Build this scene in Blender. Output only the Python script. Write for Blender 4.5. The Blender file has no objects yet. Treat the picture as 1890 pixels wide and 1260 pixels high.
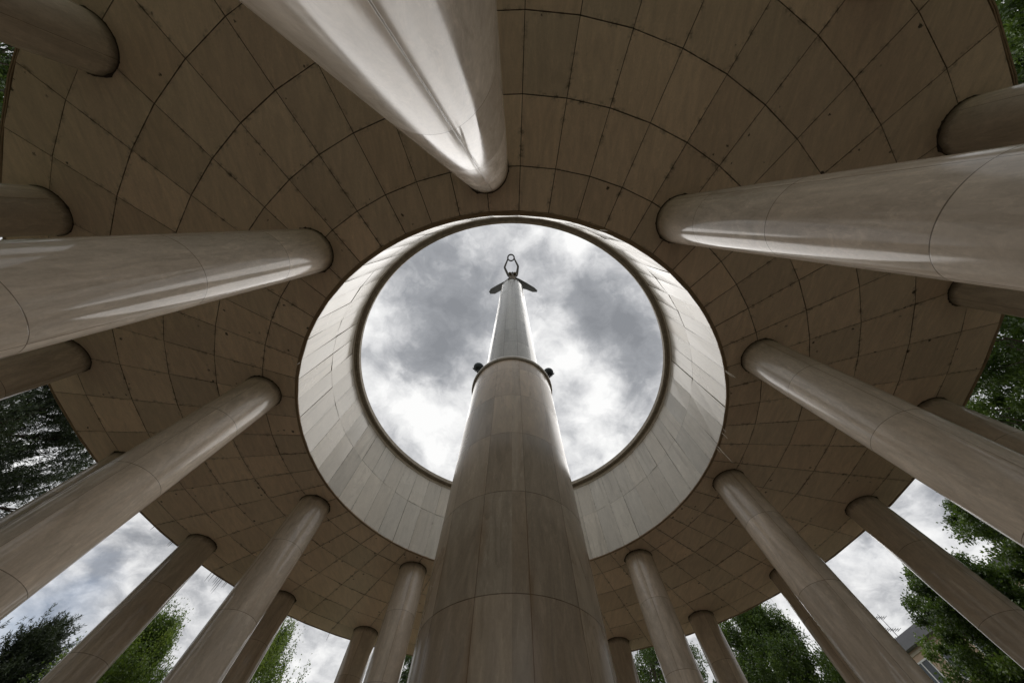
import bpy, bmesh, math, random
import numpy as np
from mathutils import Vector, Matrix, noise as mn
rad = math.radians
random.seed(7); np.random.seed(7)
sc = bpy.context.scene
COL = sc.collection

# ------------------------------------------------------------------ camera
H, HC = 8.0, 1.5                      # soffit height above the lens, lens height
CAM = Vector((0.0, -6.754, HC))
cd = bpy.data.cameras.new("camera"); cam = bpy.data.objects.new("camera", cd); COL.objects.link(cam)
cam.location = CAM; cam.rotation_euler = (rad(180 - 22.01), 0, 0)
cd.sensor_width = 36; cd.lens = 551.14 / 1890 * 36; cd.clip_start = 0.05; cd.clip_end = 3000
sc.camera = cam
PIT = rad(22.01)
def dirw(px, py):
    x = (px - 945) / 551.14; y = -(py - 630) / 551.14
    c, s = math.cos(PIT), math.sin(PIT)
    return Vector((x, -(-s + c * y), c + s * y)).normalized()
def at(px, py, z):
    d = dirw(px, py); return CAM + d * ((z - HC) / d.z)

# ------------------------------------------------------------------ world
sc.view_settings.view_transform = 'Standard'; sc.view_settings.look = 'None'
sc.view_settings.gamma = 1; sc.view_settings.use_curve_mapping = False
sc.view_settings.exposure = 0.3
SUN_EL, SUN_AZ = 54, 14              # azimuth clockwise from +y
W = bpy.data.worlds.new("World"); sc.world = W; W.use_nodes = True
nt = W.node_tree; nt.nodes.clear()
def N(t, ty, **k):
    n = t.nodes.new(ty)
    for a, b in k.items():
        if a == 'ins':
            for i, v in b.items(): n.inputs[i].default_value = v
        else: setattr(n, a, b)
    return n
def math_(t, op, a, b=None, c=None, clamp=False):
    n = t.nodes.new('ShaderNodeMath'); n.operation = op; n.use_clamp = clamp
    for i, v in enumerate((a, b, c)):
        if v is None: continue
        if isinstance(v, (int, float)): n.inputs[i].default_value = v
        else: t.links.new(v, n.inputs[i])
    return n.outputs[0]
def vmath(t, op, a, b=None):
    n = t.nodes.new('ShaderNodeVectorMath'); n.operation = op
    for i, v in enumerate((a, b)):
        if v is None: continue
        if isinstance(v, (tuple, list, Vector)): n.inputs[i].default_value = tuple(v)
        elif isinstance(v, (int, float)): n.inputs[3].default_value = v
        else: t.links.new(v, n.inputs[i])
    return n.outputs[1] if op in ('LENGTH', 'DISTANCE', 'DOT_PRODUCT') else n.outputs[0]
def ramp(t, fac, stops, interp='LINEAR'):
    n = t.nodes.new('ShaderNodeValToRGB'); n.color_ramp.interpolation = interp
    while len(n.color_ramp.elements) < len(stops): n.color_ramp.elements.new(.5)
    for e, (p, c) in zip(n.color_ramp.elements, stops):
        e.position = p; e.color = (*c, 1) if len(c) == 3 else c
    t.links.new(fac, n.inputs[0]); return n.outputs[0]
def mixc(t, fac, a, b, mode='MIX'):
    n = t.nodes.new('ShaderNodeMix'); n.data_type = 'RGBA'; n.blend_type = mode
    for i, v in ((0, fac), (6, a), (7, b)):
        if isinstance(v, (int, float)): n.inputs[i].default_value = v
        elif isinstance(v, tuple): n.inputs[i].default_value = (*v[:3], 1)
        else: t.links.new(v, n.inputs[i])
    return n.outputs[2]
def noise_(t, vec, scale, detail=4, rough=.55, dist=0.0, out=0):
    n = N(t, 'ShaderNodeTexNoise'); n.inputs['Scale'].default_value = scale
    n.inputs['Detail'].default_value = detail; n.inputs['Roughness'].default_value = rough
    n.inputs['Distortion'].default_value = dist
    if vec is not None: t.links.new(vec, n.inputs['Vector'])
    return n.outputs[out]

tc = N(nt, 'ShaderNodeTexCoord').outputs['Generated']
sky = N(nt, 'ShaderNodeTexSky', sky_type='NISHITA', sun_disc=False,
        sun_elevation=rad(SUN_EL), sun_rotation=rad(SUN_AZ)).outputs[0]
# clouds live on a flat deck overhead: coordinates are direction / height
sep = N(nt, 'ShaderNodeSeparateXYZ'); nt.links.new(tc, sep.inputs[0])
zz = math_(nt, 'ADD', math_(nt, 'MAXIMUM', sep.outputs[2], 0.0), 0.30)
dk = N(nt, 'ShaderNodeCombineXYZ')
nt.links.new(math_(nt, 'DIVIDE', sep.outputs[0], zz), dk.inputs[0])
nt.links.new(math_(nt, 'DIVIDE', sep.outputs[1], zz), dk.inputs[1])
dk.inputs[2].default_value = 3.7
deck = dk.outputs[0]
big = noise_(nt, deck, 1.7, 4, .5, .3)
mid = noise_(nt, deck, 5.0, 8, .60, .25)
fin = noise_(nt, vmath(nt, 'ADD', deck, vmath(nt, 'MULTIPLY', noise_(nt, deck, 6, 4, .6, out=1), (.16, .16, 0))), 13.0, 9, .62, .1)
warp = noise_(nt, deck, 3.0, 6, .58, .2, out=1)
wv = vmath(nt, 'SUBTRACT', warp, (.5, .5, .5))
wsc = N(nt, 'ShaderNodeVectorMath', operation='SCALE'); nt.links.new(wv, wsc.inputs[0]); wsc.inputs[3].default_value = .34
wd = vmath(nt, 'ADD', tc, wsc.outputs[0])
v = math_(nt, 'MULTIPLY_ADD', big, .48, .295)
v = math_(nt, 'ADD', v, math_(nt, 'MULTIPLY', math_(nt, 'SUBTRACT', mid, .5), .80))
v = math_(nt, 'ADD', v, math_(nt, 'MULTIPLY', math_(nt, 'SUBTRACT', fin, .5), .80))
BLOBS = [  # pixel-measured directions of the darker (-) and brighter (+) cloud masses
 (775,475,55,-.22),(850,540,70,-.34),(862,600,60,-.28),(800,650,48,-.30),(765,690,28,-.16),(880,690,40,-.10),
 (1010,470,28,-.14),(1100,570,45,-.24),(1165,600,50,-.28),(1185,660,50,-.22),(1170,725,45,-.22),(1110,650,40,-.20),(1055,515,28,-.14),(1010,560,25,-.08),
 (1072,442,34,.40),(1092,485,30,.26),(1048,545,26,.26),(1028,610,26,.28),(1040,675,30,.34),(1085,745,42,.34),(760,745,55,.36),
 (810,800,60,.32),(738,620,34,.22),(698,570,36,.14),(1120,825,60,.30),(985,445,18,.22),(1190,500,30,.12),(715,700,30,.16),(880,470,25,.10),
 (200,1045,55,-.24),(285,1005,48,-.18),(140,1085,32,-.18),(370,1062,22,-.14),(190,970,40,.16),(260,1085,46,.16),(395,1100,30,.16),
 (1685,925,34,-.26),(1745,958,26,-.24),(1590,1010,34,-.34),(1710,1005,40,.12),(1600,1090,60,.10),(590,1200,60,.14),(60,1190,60,.06)]
for (bx, by, br, bv) in BLOBS:
    d = dirw(bx, by)
    ds = vmath(nt, 'DISTANCE', wd, d)
    s = br / 560 * max(.35, d.z) * 1.15
    g = math_(nt, 'POWER', 2.718, math_(nt, 'MULTIPLY', math_(nt, 'MULTIPLY', ds, ds), -1 / (s * s)))
    v = math_(nt, 'MULTIPLY_ADD', g, bv * (1.05 if bv < 0 else .95), v)
ccol = ramp(nt, v, [(.0, (.21, .22, .238)), (.25, (.285, .295, .315)), (.43, (.43, .437, .453)), (.58, (.60, .604, .612)), (.80, (.80, .80, .795))])
cs = N(nt, 'ShaderNodeVectorMath', operation='SCALE'); nt.links.new(ccol, cs.inputs[0]); cs.inputs[3].default_value = 10.0
gap = noise_(nt, deck, .8, 3, .5, .3)
gapm = math_(nt, 'MULTIPLY', math_(nt, 'SUBTRACT', gap, .60, clamp=True), 4.0, clamp=True)
gd = vmath(nt, 'DISTANCE', wd, dirw(20, 1175))
gm = math_(nt, 'MULTIPLY', math_(nt, 'SUBTRACT', .13, gd, clamp=True), 6.0, clamp=True)
gapm = math_(nt, 'MAXIMUM', math_(nt, 'MULTIPLY', gapm, .15), math_(nt, 'MULTIPLY', gm, .6))
skyc = mixc(nt, gapm, cs.outputs[0], sky)
bg = N(nt, 'ShaderNodeBackground'); nt.links.new(skyc, bg.inputs[0]); bg.inputs[1].default_value = 0.1
wo = N(nt, 'ShaderNodeOutputWorld'); nt.links.new(bg.outputs[0], wo.inputs[0])

sd = bpy.data.lights.new("sun", 'SUN'); so = bpy.data.objects.new("sun", sd); COL.objects.link(so)
sd.energy = 1.65; sd.angle = rad(70); sd.color = (1, .965, .92)
az = rad(SUN_AZ); sv = Vector((math.sin(az) * math.cos(rad(SUN_EL)), math.cos(az) * math.cos(rad(SUN_EL)), math.sin(rad(SUN_EL))))
so.rotation_euler = sv.to_track_quat('Z', 'Y').to_euler(); so.location = (0, 0, 60)

# ------------------------------------------------------------------ helpers
def tag(o, label=None, cat=None, group=None, kind=None):
    if label: o['label'] = label
    if cat: o['category'] = cat
    if group: o['group'] = group
    if kind: o['kind'] = kind
    return o
def empty(name, loc=(0, 0, 0)):
    o = bpy.data.objects.new(name, None); COL.objects.link(o); o.location = loc; return o
def mobj(name, me, mat, parent=None, loc=(0, 0, 0), smooth=False):
    o = bpy.data.objects.new(name, me); COL.objects.link(o); o.location = loc
    if parent: o.parent = parent
    if mat and not me.materials: me.materials.append(mat)
    if smooth:
        me.polygons.foreach_set('use_smooth', [True] * len(me.polygons))
    return o
def mesh(name, V, F, uv=None, smooth=False):
    me = bpy.data.meshes.new(name); me.from_pydata([tuple(v) for v in V], [], F)
    if uv is not None:
        l = me.uv_layers.new(name='cell'); l.data.foreach_set('uv', np.array(uv, float).ravel())
    if smooth: me.polygons.foreach_set('use_smooth', [True] * len(me.polygons))
    me.update(); return me
def lathe(name, prof, segs=96, seam0=0.0, npan=3, cellz=None, smooth=True, closed=False):
    """prof: (r, z) from bottom to top; UV cell = (panel number around, course number)"""
    V, F, UV = [], [], []
    m = len(prof)
    for (r, z) in prof:
        for i in range(segs):
            a = 2 * math.pi * i / segs; V.append((r * math.sin(a), -r * math.cos(a), z))
    def cz(z): return cellz(z) if cellz else z / 1.83
    rows = m if closed else m - 1
    for j in range(rows):
        k = (j + 1) % m
        for i in range(segs):
            i2 = (i + 1) % segs
            F.append((j * segs + i, j * segs + i2, k * segs + i2, k * segs + i))
            for (ii, q) in ((i, j), (i + 1, j), (i + 1, k), (i, k)):
                UV += [((360 * ii / segs - seam0) / 360) * npan + 40, cz(prof[q][1]) + 20]
    return mesh(name, V, F, UV, smooth)
def tube(V, F, pts, rads, n=8, cap=True):
    b = len(V); prev = None
    for k, p in enumerate(pts):
        p = Vector(p)
        d = (Vector(pts[min(k + 1, len(pts) - 1)]) - Vector(pts[max(k - 1, 0)])).normalized()
        u = d.orthogonal().normalized() if prev is None else (prev - d * prev.dot(d)).normalized()
        prev = u; w = d.cross(u)
        for i in range(n):
            a = 2 * math.pi * i / n
            V.append(p + (u * math.cos(a) + w * math.sin(a)) * rads[k])
    for k in range(len(pts) - 1):
        for i in range(n):
            j = (i + 1) % n
            F.append((b + k * n + i, b + k * n + j, b + (k + 1) * n + j, b + (k + 1) * n + i))
    if cap:
        F.append(tuple(b + i for i in range(n))[::-1]); e = b + (len(pts) - 1) * n
        F.append(tuple(e + i for i in range(n)))
def box(V, F, x0, x1, y0, y1, z0, z1):
    b = len(V)
    for z in (z0, z1):
        for (x, y) in ((x0, y0), (x1, y0), (x1, y1), (x0, y1)): V.append((x, y, z))
    for f in ((0, 3, 2, 1), (4, 5, 6, 7), (0, 1, 5, 4), (1, 2, 6, 5), (2, 3, 7, 6), (3, 0, 4, 7)):
        F.append(tuple(b + i for i in f))
def pol(r, deg, z=0.0): return Vector((r * math.sin(rad(deg)), -r * math.cos(rad(deg)), z))

# ------------------------------------------------------------------ materials
def new_mat(name):
    m = bpy.data.materials.new(name); m.use_nodes = True; t = m.node_tree; t.nodes.clear()
    b = N(t, 'ShaderNodeBsdfPrincipled'); o = N(t, 'ShaderNodeOutputMaterial'); t.links.new(b.outputs[0], o.inputs[0])
    return m, t, b
def simple(name, col, rough=.6, metal=0, var=.15, scale=6, bump=.0, coord='Object'):
    m, t, b = new_mat(name)
    c = N(t, 'ShaderNodeTexCoord').outputs[coord]
    n = noise_(t, c, scale, 5)
    k = math_(t, 'MULTIPLY_ADD', math_(t, 'SUBTRACT', n, .5), var * 2, 1)
    s = N(t, 'ShaderNodeVectorMath', operation='SCALE'); s.inputs[0].default_value = col; t.links.new(k, s.inputs[3])
    t.links.new(s.outputs[0], b.inputs['Base Color']); b.inputs['Roughness'].default_value = rough; b.inputs['Metallic'].default_value = metal
    if bump:
        bp = N(t, 'ShaderNodeBump'); bp.inputs['Strength'].default_value = bump; bp.inputs['Distance'].default_value = .02
        t.links.new(noise_(t, c, scale * 4, 6), bp.inputs['Height']); t.links.new(bp.outputs[0], b.inputs['Normal'])
    return m
def stone(name, base, alt, rough=.25, tone=.22, veins=.35, cell=True, wid=None, hgt=1.83, seam=0.0, seamcol=(.06, .045, .03),
          seamamt=.8, grime=0.0, spots=0.0, topgrime=None, streaks=0.0, specks=0.0, bump=.04, spec=.5, rust=0.0, scratch=0.0):
    """polished stone cladding: tone per slab, diagonal veining, joints, stains near the joints"""
    m, t, b = new_mat(name); L = t.links
    oc = N(t, 'ShaderNodeTexCoord').outputs['Object']
    uv = N(t, 'ShaderNodeUVMap', uv_map='cell').outputs[0]
    info = N(t, 'ShaderNodeObjectInfo').outputs['Random']
    fl = vmath(t, 'FLOOR', uv)
    wn = N(t, 'ShaderNodeTexWhiteNoise', noise_dimensions='4D'); L.new(fl, wn.inputs['Vector']); L.new(info, wn.inputs['W'])
    rnd, rcol = wn.outputs[0], wn.outputs[1]
    sh = N(t, 'ShaderNodeVectorMath', operation='SCALE'); L.new(rcol, sh.inputs[0]); sh.inputs[3].default_value = 30
    pc = vmath(t, 'ADD', oc, sh.outputs[0])
    mp = N(t, 'ShaderNodeMapping'); L.new(pc, mp.inputs[0]); mp.inputs['Rotation'].default_value = (.5, .35, .6); mp.inputs['Scale'].default_value = (2.6, .55, .55)
    vein = noise_(t, mp.outputs[0], 1.5, 8, .62, 1.4)
    cloud = noise_(t, pc, .7, 4, .5, .3)
    fine = noise_(t, pc, 26, 6, .7)
    mp2 = N(t, 'ShaderNodeMapping'); L.new(pc, mp2.inputs[0]); mp2.inputs['Rotation'].default_value = (.9, .2, 1.1); mp2.inputs['Scale'].default_value = (4.5, 1.3, 1.3)
    v2_ = noise_(t, mp2.outputs[0], 3.2, 11, .72, .9)
    ridge = math_(t, 'SUBTRACT', 1.0, math_(t, 'MULTIPLY', math_(t, 'ABSOLUTE', math_(t, 'SUBTRACT', v2_, .5)), 9.0), clamp=True)
    hue = N(t, 'ShaderNodeSeparateXYZ'); L.new(rcol, hue.inputs[0])
    hm = math_(t, 'ADD', math_(t, 'MULTIPLY', hue.outputs[1], .6), math_(t, 'MULTIPLY', cloud, .5), clamp=True)
    c = mixc(t, hm, base, alt)
    k = math_(t, 'MULTIPLY_ADD', math_(t, 'SUBTRACT', rnd, .5), tone * 2, 1)
    k = math_(t, 'MULTIPLY', k, math_(t, 'MULTIPLY_ADD', math_(t, 'SUBTRACT', vein, .5), veins * 2, 1))
    k = math_(t, 'MULTIPLY', k, math_(t, 'MULTIPLY_ADD', math_(t, 'SUBTRACT', fine, .5), .30, 1))
    k = math_(t, 'MULTIPLY', k, math_(t, 'MULTIPLY_ADD', math_(t, 'SUBTRACT', v2_, .5), veins * 1.1, 1))
    k = math_(t, 'MULTIPLY', k, math_(t, 'MULTIPLY_ADD', math_(t, 'MULTIPLY', ridge, math_(t, 'SUBTRACT', cloud, .42, clamp=True)), -veins * 1.1, 1))
    k = math_(t, 'MULTIPLY', k, math_(t, 'MULTIPLY_ADD', math_(t, 'SUBTRACT', cloud, .5), .30, 1))
    s = N(t, 'ShaderNodeVectorMath', operation='SCALE'); L.new(c, s.inputs[0]); L.new(k, s.inputs[3]); c = s.outputs[0]
    # distance to the joints in metres
    fr = vmath(t, 'FRACTION', uv); fs = N(t, 'ShaderNodeSeparateXYZ'); L.new(fr, fs.inputs[0])
    def edge(f): return math_(t, 'MINIMUM', f, math_(t, 'SUBTRACT', 1.0, f))
    if wid is None:   # radial slabs: 6 degrees of the radius
        flat = vmath(t, 'MULTIPLY', oc, (1, 1, 0)); w_ = math_(t, 'MULTIPLY', vmath(t, 'LENGTH', flat), .10472)
        du = math_(t, 'MULTIPLY', edge(fs.outputs[0]), w_)
    else: du = math_(t, 'MULTIPLY', edge(fs.outputs[0]), wid)
    dv = math_(t, 'MULTIPLY', edge(fs.outputs[1]), hgt)
    dmin = math_(t, 'MINIMUM', du, dv)
    wob = noise_(t, oc, 3.2, 5, .6)
    if seam:
        sw = math_(t, 'MULTIPLY', wob, seam * 2)
        dvs = math_(t, 'MINIMUM', math_(t, 'MULTIPLY', du, 1.35), dv)
        line = math_(t, 'MULTIPLY', math_(t, 'SUBTRACT', 1.0, math_(t, 'DIVIDE', dvs, sw), clamp=True), 2.2, clamp=True)
        c = mixc(t, math_(t, 'MULTIPLY', line, seamamt), c, seamcol)
    if grime:
        gz = noise_(t, oc, 5.5, 6, .7)
        far = noise_(t, oc, .8, 3, .5)
        g = math_(t, 'SUBTRACT', 1.0, math_(t, 'DIVIDE', dmin, .10), clamp=True)
        g = math_(t, 'MULTIPLY', g, math_(t, 'MULTIPLY', math_(t, 'SUBTRACT', gz, .50, clamp=True), 6, clamp=True))
        g = math_(t, 'MULTIPLY', g, math_(t, 'MULTIPLY', math_(t, 'SUBTRACT', far, .36, clamp=True), 5, clamp=True))
        c = mixc(t, math_(t, 'MULTIPLY', g, grime), c, (.035, .026, .018))
    if spots:
        vo = N(t, 'ShaderNodeTexVoronoi', feature='F1'); vo.inputs['Scale'].default_value = 4.2; vo.inputs['Randomness'].default_value = 1
        ww = vmath(t, 'ADD', oc, vmath(t, 'MULTIPLY', noise_(t, oc, 16, 5, .75, out=1), (.13, .13, 0)))
        L.new(ww, vo.inputs['Vector'])
        vs = N(t, 'ShaderNodeSeparateXYZ'); L.new(vo.outputs['Color'], vs.inputs[0])
        rr = math_(t, 'MULTIPLY', math_(t, 'POWER', vs.outputs[0], 2.2), .22)
        sp = math_(t, 'MULTIPLY', math_(t, 'SUBTRACT', rr, vo.outputs['Distance'], clamp=True), 20, clamp=True)
        near = math_(t, 'MULTIPLY', math_(t, 'SUBTRACT', 1.0, math_(t, 'DIVIDE', dmin, .26), clamp=True), 3, clamp=True)
        on = math_(t, 'GREATER_THAN', math_(t, 'ADD', vs.outputs[1], noise_(t, oc, .7, 2)), .66)
        spm = math_(t, 'MULTIPLY', math_(t, 'MULTIPLY', sp, near), on)
        c = mixc(t, math_(t, 'MULTIPLY', spm, spots), c, (.03, .022, .015))
    if specks:
        v2 = N(t, 'ShaderNodeTexVoronoi', feature='F1'); v2.inputs['Scale'].default_value = 2.3
        L.new(vmath(t, 'ADD', vmath(t, 'MULTIPLY', oc, (1, 1, .45)), vmath(t, 'MULTIPLY', noise_(t, oc, 14, 3, .6, out=1), (.10, .10, .10))), v2.inputs['Vector'])
        q2 = N(t, 'ShaderNodeSeparateXYZ'); L.new(v2.outputs['Color'], q2.inputs[0])
        m2 = math_(t, 'MULTIPLY', math_(t, 'SUBTRACT', math_(t, 'MULTIPLY', math_(t, 'POWER', q2.outputs[0], 3.0), .14), v2.outputs['Distance'], clamp=True), 22, clamp=True)
        c = mixc(t, math_(t, 'MULTIPLY', math_(t, 'MULTIPLY', m2, math_(t, 'GREATER_THAN', q2.outputs[1], .55)), specks), c, (.08, .06, .042))
        ms = N(t, 'ShaderNodeMapping'); L.new(oc, ms.inputs[0]); ms.inputs['Scale'].default_value = (5, 5, 1.2); ms.inputs['Rotation'].default_value = (.35, .2, 0)
        mo = noise_(t, ms.outputs[0], 2.5, 8, .72, .8)
        c = mixc(t, math_(t, 'MULTIPLY', math_(t, 'SUBTRACT', mo, .50, clamp=True), 1.6 * specks, clamp=True), c, (.27, .22, .165))
    if rust:
        rz = N(t, 'ShaderNodeMapping'); L.new(oc, rz.inputs[0]); rz.inputs['Scale'].default_value = (3, 3, .35)
        rn = noise_(t, rz.outputs[0], 1.6, 4, .55)
        rg = math_(t, 'MULTIPLY', math_(t, 'SUBTRACT', 1.0, math_(t, 'DIVIDE', du, .16), clamp=True),
                   math_(t, 'MULTIPLY', math_(t, 'SUBTRACT', rn, .5, clamp=True), 5, clamp=True))
        c = mixc(t, math_(t, 'MULTIPLY', rg, rust), c, (.20, .115, .05))
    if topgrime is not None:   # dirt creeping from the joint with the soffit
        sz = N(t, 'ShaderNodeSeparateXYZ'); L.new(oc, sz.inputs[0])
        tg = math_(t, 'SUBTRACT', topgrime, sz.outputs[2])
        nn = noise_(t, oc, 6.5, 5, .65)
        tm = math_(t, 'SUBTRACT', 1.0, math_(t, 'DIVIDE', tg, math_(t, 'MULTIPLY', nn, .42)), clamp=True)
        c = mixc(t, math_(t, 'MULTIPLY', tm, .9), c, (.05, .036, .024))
    if streaks:
        st = N(t, 'ShaderNodeMapping'); L.new(oc, st.inputs[0]); st.inputs['Scale'].default_value = (1.4, 1.4, .10); st.inputs['Rotation'].default_value = (.0, .12, 0)
        sn = noise_(t, st.outputs[0], 2.2, 7, .7, .2)
        c = mixc(t, math_(t, 'MULTIPLY', math_(t, 'MULTIPLY', math_(t, 'SUBTRACT', sn, .53, clamp=True), 6, clamp=True), streaks), c, (.16, .135, .105))
    L.new(c, b.inputs['Base Color'])
    r = math_(t, 'MULTIPLY_ADD', math_(t, 'SUBTRACT', cloud, .5), .22, rough)
    r = math_(t, 'MULTIPLY_ADD', math_(t, 'SUBTRACT', vein, .5), .14, r)
    r = math_(t, 'MAXIMUM', math_(t, 'MULTIPLY_ADD', math_(t, 'SUBTRACT', rnd, .5), .14, r), .06)
    L.new(r, b.inputs['Roughness'])
    b.inputs['Specular IOR Level'].default_value = spec
    bp = N(t, 'ShaderNodeBump'); bp.inputs['Strength'].default_value = 1; bp.inputs['Distance'].default_value = bump
    hh = math_(t, 'MULTIPLY', noise_(t, pc, 1.3, 2, .4), .35)
    hh = math_(t, 'MULTIPLY_ADD', noise_(t, pc, 30, 4, .6), .012, hh)
    if seam: hh = math_(t, 'MULTIPLY_ADD', line, -.10, hh)
    L.new(hh, bp.inputs['Height']); L.new(bp.outputs[0], b.inputs['Normal'])
    return m
M = {}
M['soffit'] = stone('soffit_stone', (.74, .565, .425), (.66, .54, .42), rough=.42, tone=.12, veins=.30, wid=None, hgt=1.36, grime=.95, spots=.9, bump=.006, seam=.009, seamcol=(.05, .036, .025), seamamt=.7, spec=.35)
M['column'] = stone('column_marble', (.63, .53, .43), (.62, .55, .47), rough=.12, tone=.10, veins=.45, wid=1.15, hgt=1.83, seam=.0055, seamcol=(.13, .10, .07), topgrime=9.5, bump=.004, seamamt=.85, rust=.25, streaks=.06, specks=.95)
M['shaft'] = stone('shaft_marble', (.38, .30, .22), (.345, .30, .24), rough=.25, tone=.16, veins=.50, wid=.846, hgt=1.83, seam=.009, seamcol=(.075, .045, .022), bump=.004, rust=.55, streaks=.0, specks=.5, spec=.32)
M['drum'] = stone('drum_marble', (.60, .545, .455), (.55, .52, .455), rough=.22, tone=.11, veins=.2, wid=.72, hgt=1.8, seam=.008, seamcol=(.10, .085, .06), grime=.35, bump=.008, streaks=.35)
M['trim'] = simple('weathered_trim', (.30, .215, .135), .7, var=.35, scale=5, bump=.5)
M['coping'] = simple('dirty_coping', (.30, .26, .20), .8, var=.6, scale=7, bump=.6)
M['groove'] = simple('joint_backing', (.035, .027, .02), .9)
M['fascia'] = simple('fascia_stone', (.45, .39, .30), .55, var=.12, scale=3)
M['roof'] = simple('roof_membrane', (.22, .21, .20), .9)
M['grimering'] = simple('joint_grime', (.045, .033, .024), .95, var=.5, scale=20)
M['bronze'] = simple('dark_bronze', (.06, .052, .043), .5, metal=.4, var=.35, scale=5)
M['bronze_leaf'] = simple('wing_bronze', (.075, .072, .064), .6, metal=.2, var=.3, scale=8)
M['gold_cloth'] = simple('brown_bronze', (.13, .098, .062), .5, metal=.5, var=.35, scale=6)
M['lamp'] = simple('lamp_housing', (.035, .045, .05), .35, metal=.5)
M['lampglass'] = simple('lamp_lens', (.12, .17, .19), .12)
M['lime'] = simple('lime_deposit', (.72, .68, .60), .7)
M['limedark'] = simple('stained_lime', (.10, .09, .08), .8)
M['bark'] = simple('bark', (.085, .065, .05), .9, var=.4, scale=9, bump=.6)
M['plaster'] = simple('tan_plaster', (.50, .37, .27), .85, var=.08, scale=1.2)
M['white'] = simple('white_frame', (.72, .72, .70), .5, var=.05)
M['glass'] = simple('window_glass', (.05, .06, .07), .08, var=.1)
M['slate'] = simple('grey_roofing', (.17, .17, .18), .7, var=.15)
M['steel'] = simple('dark_steel', (.05, .05, .055), .45, metal=.6)

def leafmat(name, c1, c2, c3, trans=.35, rough=.45):
    m = bpy.data.materials.new(name); m.use_nodes = True; t = m.node_tree; t.nodes.clear(); L = t.links
    oc = N(t, 'ShaderNodeTexCoord').outputs['Object']
    at_ = N(t, 'ShaderNodeAttribute', attribute_name='tone').outputs['Fac']
    n = math_(t, 'MULTIPLY_ADD', math_(t, 'SUBTRACT', noise_(t, oc, .55, 3), .5), 1.3, at_)
    c = ramp(t, n, [(.1, c1), (.5, c2), (.95, c3)])
    b = N(t, 'ShaderNodeBsdfPrincipled'); L.new(c, b.inputs['Base Color']); b.inputs['Roughness'].default_value = rough
    tr = N(t, 'ShaderNodeBsdfTranslucent')
    c2_ = mixc(t, .4, c, (.16, .24, .03)); L.new(c2_, tr.inputs[0])
    mx = N(t, 'ShaderNodeMixShader'); mx.inputs[0].default_value = trans
    L.new(b.outputs[0], mx.inputs[1]); L.new(tr.outputs[0], mx.inputs[2])
    o = N(t, 'ShaderNodeOutputMaterial'); L.new(mx.outputs[0], o.inputs[0]); return m
M['leaf'] = leafmat('broad_leaves', (.02, .042, .01), (.055, .105, .018), (.14, .215, .035))
M['leaf_light'] = leafmat('ash_leaves', (.04, .07, .012), (.11, .18, .025), (.25, .33, .06), .45)
M['needle'] = leafmat('pine_needles', (.010, .017, .009), (.022, .035, .017), (.045, .065, .03), .12, .75)

# ------------------------------------------------------------------ setting: ground and floor
def disc(name, r0, r1, z, mat, segs=128, cellr=1.2):
    V, F, UV = [], [], []
    for i in range(segs):
        a = 360 * i / segs; V += [pol(r0, a, z), pol(r1, a, z)]
    for i in range(segs):
        j = (i + 1) % segs; F.append((2 * i, 2 * j, 2 * j + 1, 2 * i + 1))
        for (ii, r) in ((i, r0), (i + 1, r0), (i + 1, r1), (i, r1)): UV += [ii * 60 / segs + 10, r / cellr]
    return mesh(name, V, F, UV)
M['paving'] = stone('floor_slabs', (.60, .50, .39), (.56, .49, .39), rough=.6, tone=.12, veins=.1, wid=None, hgt=1.2, seam=.012, bump=.004)
def ground_mat():
    m, t, b = new_mat('park_ground'); oc = N(t, 'ShaderNodeTexCoord').outputs['Object']
    n = noise_(t, oc, .05, 4); f = noise_(t, oc, 4, 6)
    g = mixc(t, f, (.04, .07, .02), (.09, .12, .04)); c = mixc(t, ramp(t, n, [(.45, (0, 0, 0)), (.55, (1, 1, 1))]), g, (.13, .12, .10))
    t.links.new(c, b.inputs['Base Color']); b.inputs['Roughness'].default_value = .95; return m
me = mesh('ground', [(-900, -900, -.62), (900, -900, -.62), (900, 900, -.62), (-900, 900, -.62)], [(0, 1, 2, 3)])
tag(mobj('ground', me, ground_mat()), kind='structure')
tag(mobj('paved_plaza', disc('paved_plaza', 0.1, 18.5, -.6, M['paving']), M['paving']), kind='structure')
V, F = [], []
me = lathe('rotunda_floor', [(17.2, -.6), (17.2, -.4), (16.7, -.4), (16.7, -.2), (16.2, -.2), (16.2, 0), (1.9, 0)], segs=120, npan=60, cellz=lambda z: z, smooth=False)
tag(mobj('rotunda_floor', me, M['paving']), kind='structure')

# ------------------------------------------------------------------ canopy
PHI = 1.39
ZS = HC + H            # 9.5 soffit
RIM, R1, ST, RE = 6.88, 7.938, 1.36, 14.39
canopy = empty('ring_canopy', (0, 0, ZS))
tag(canopy, 'round ring-shaped marble canopy with open centre resting on two circles of columns', 'canopy')
def slab(V, F, UV, c4, n, th, cell, g=.006, jit=.003):
    """one slab: c4 corners (ccw seen from the visible side), n visible normal, th thickness"""
    c = sum(c4, Vector()) / 4
    cs = []
    for p in c4:
        d = (c - p); cs.append(p + d * (g / d.length * 1.4) + n * random.uniform(-jit, jit))
    b = len(V); V += cs; V += [p - n * th for p in cs]
    F.append((b, b + 1, b + 2, b + 3)); (i, j) = cell
    e = .004
    q = [(i + e, j + e), (i + 1 - e, j + e), (i + 1 - e, j + 1 - e), (i + e, j + 1 - e)]
    for k in range(4): UV += q[k]
    for k in range(4):
        l = (k + 1) % 4; F.append((b + k, b + 4 + k, b + 4 + l, b + l))
        UV += q[k] + q[k] + q[l] + q[l]
V, F, UV = [], [], []
rr = [RIM + .10, R1, R1 + ST, R1 + 2 * ST, R1 + 3 * ST, R1 + 4 * ST, RE - .062]
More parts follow.
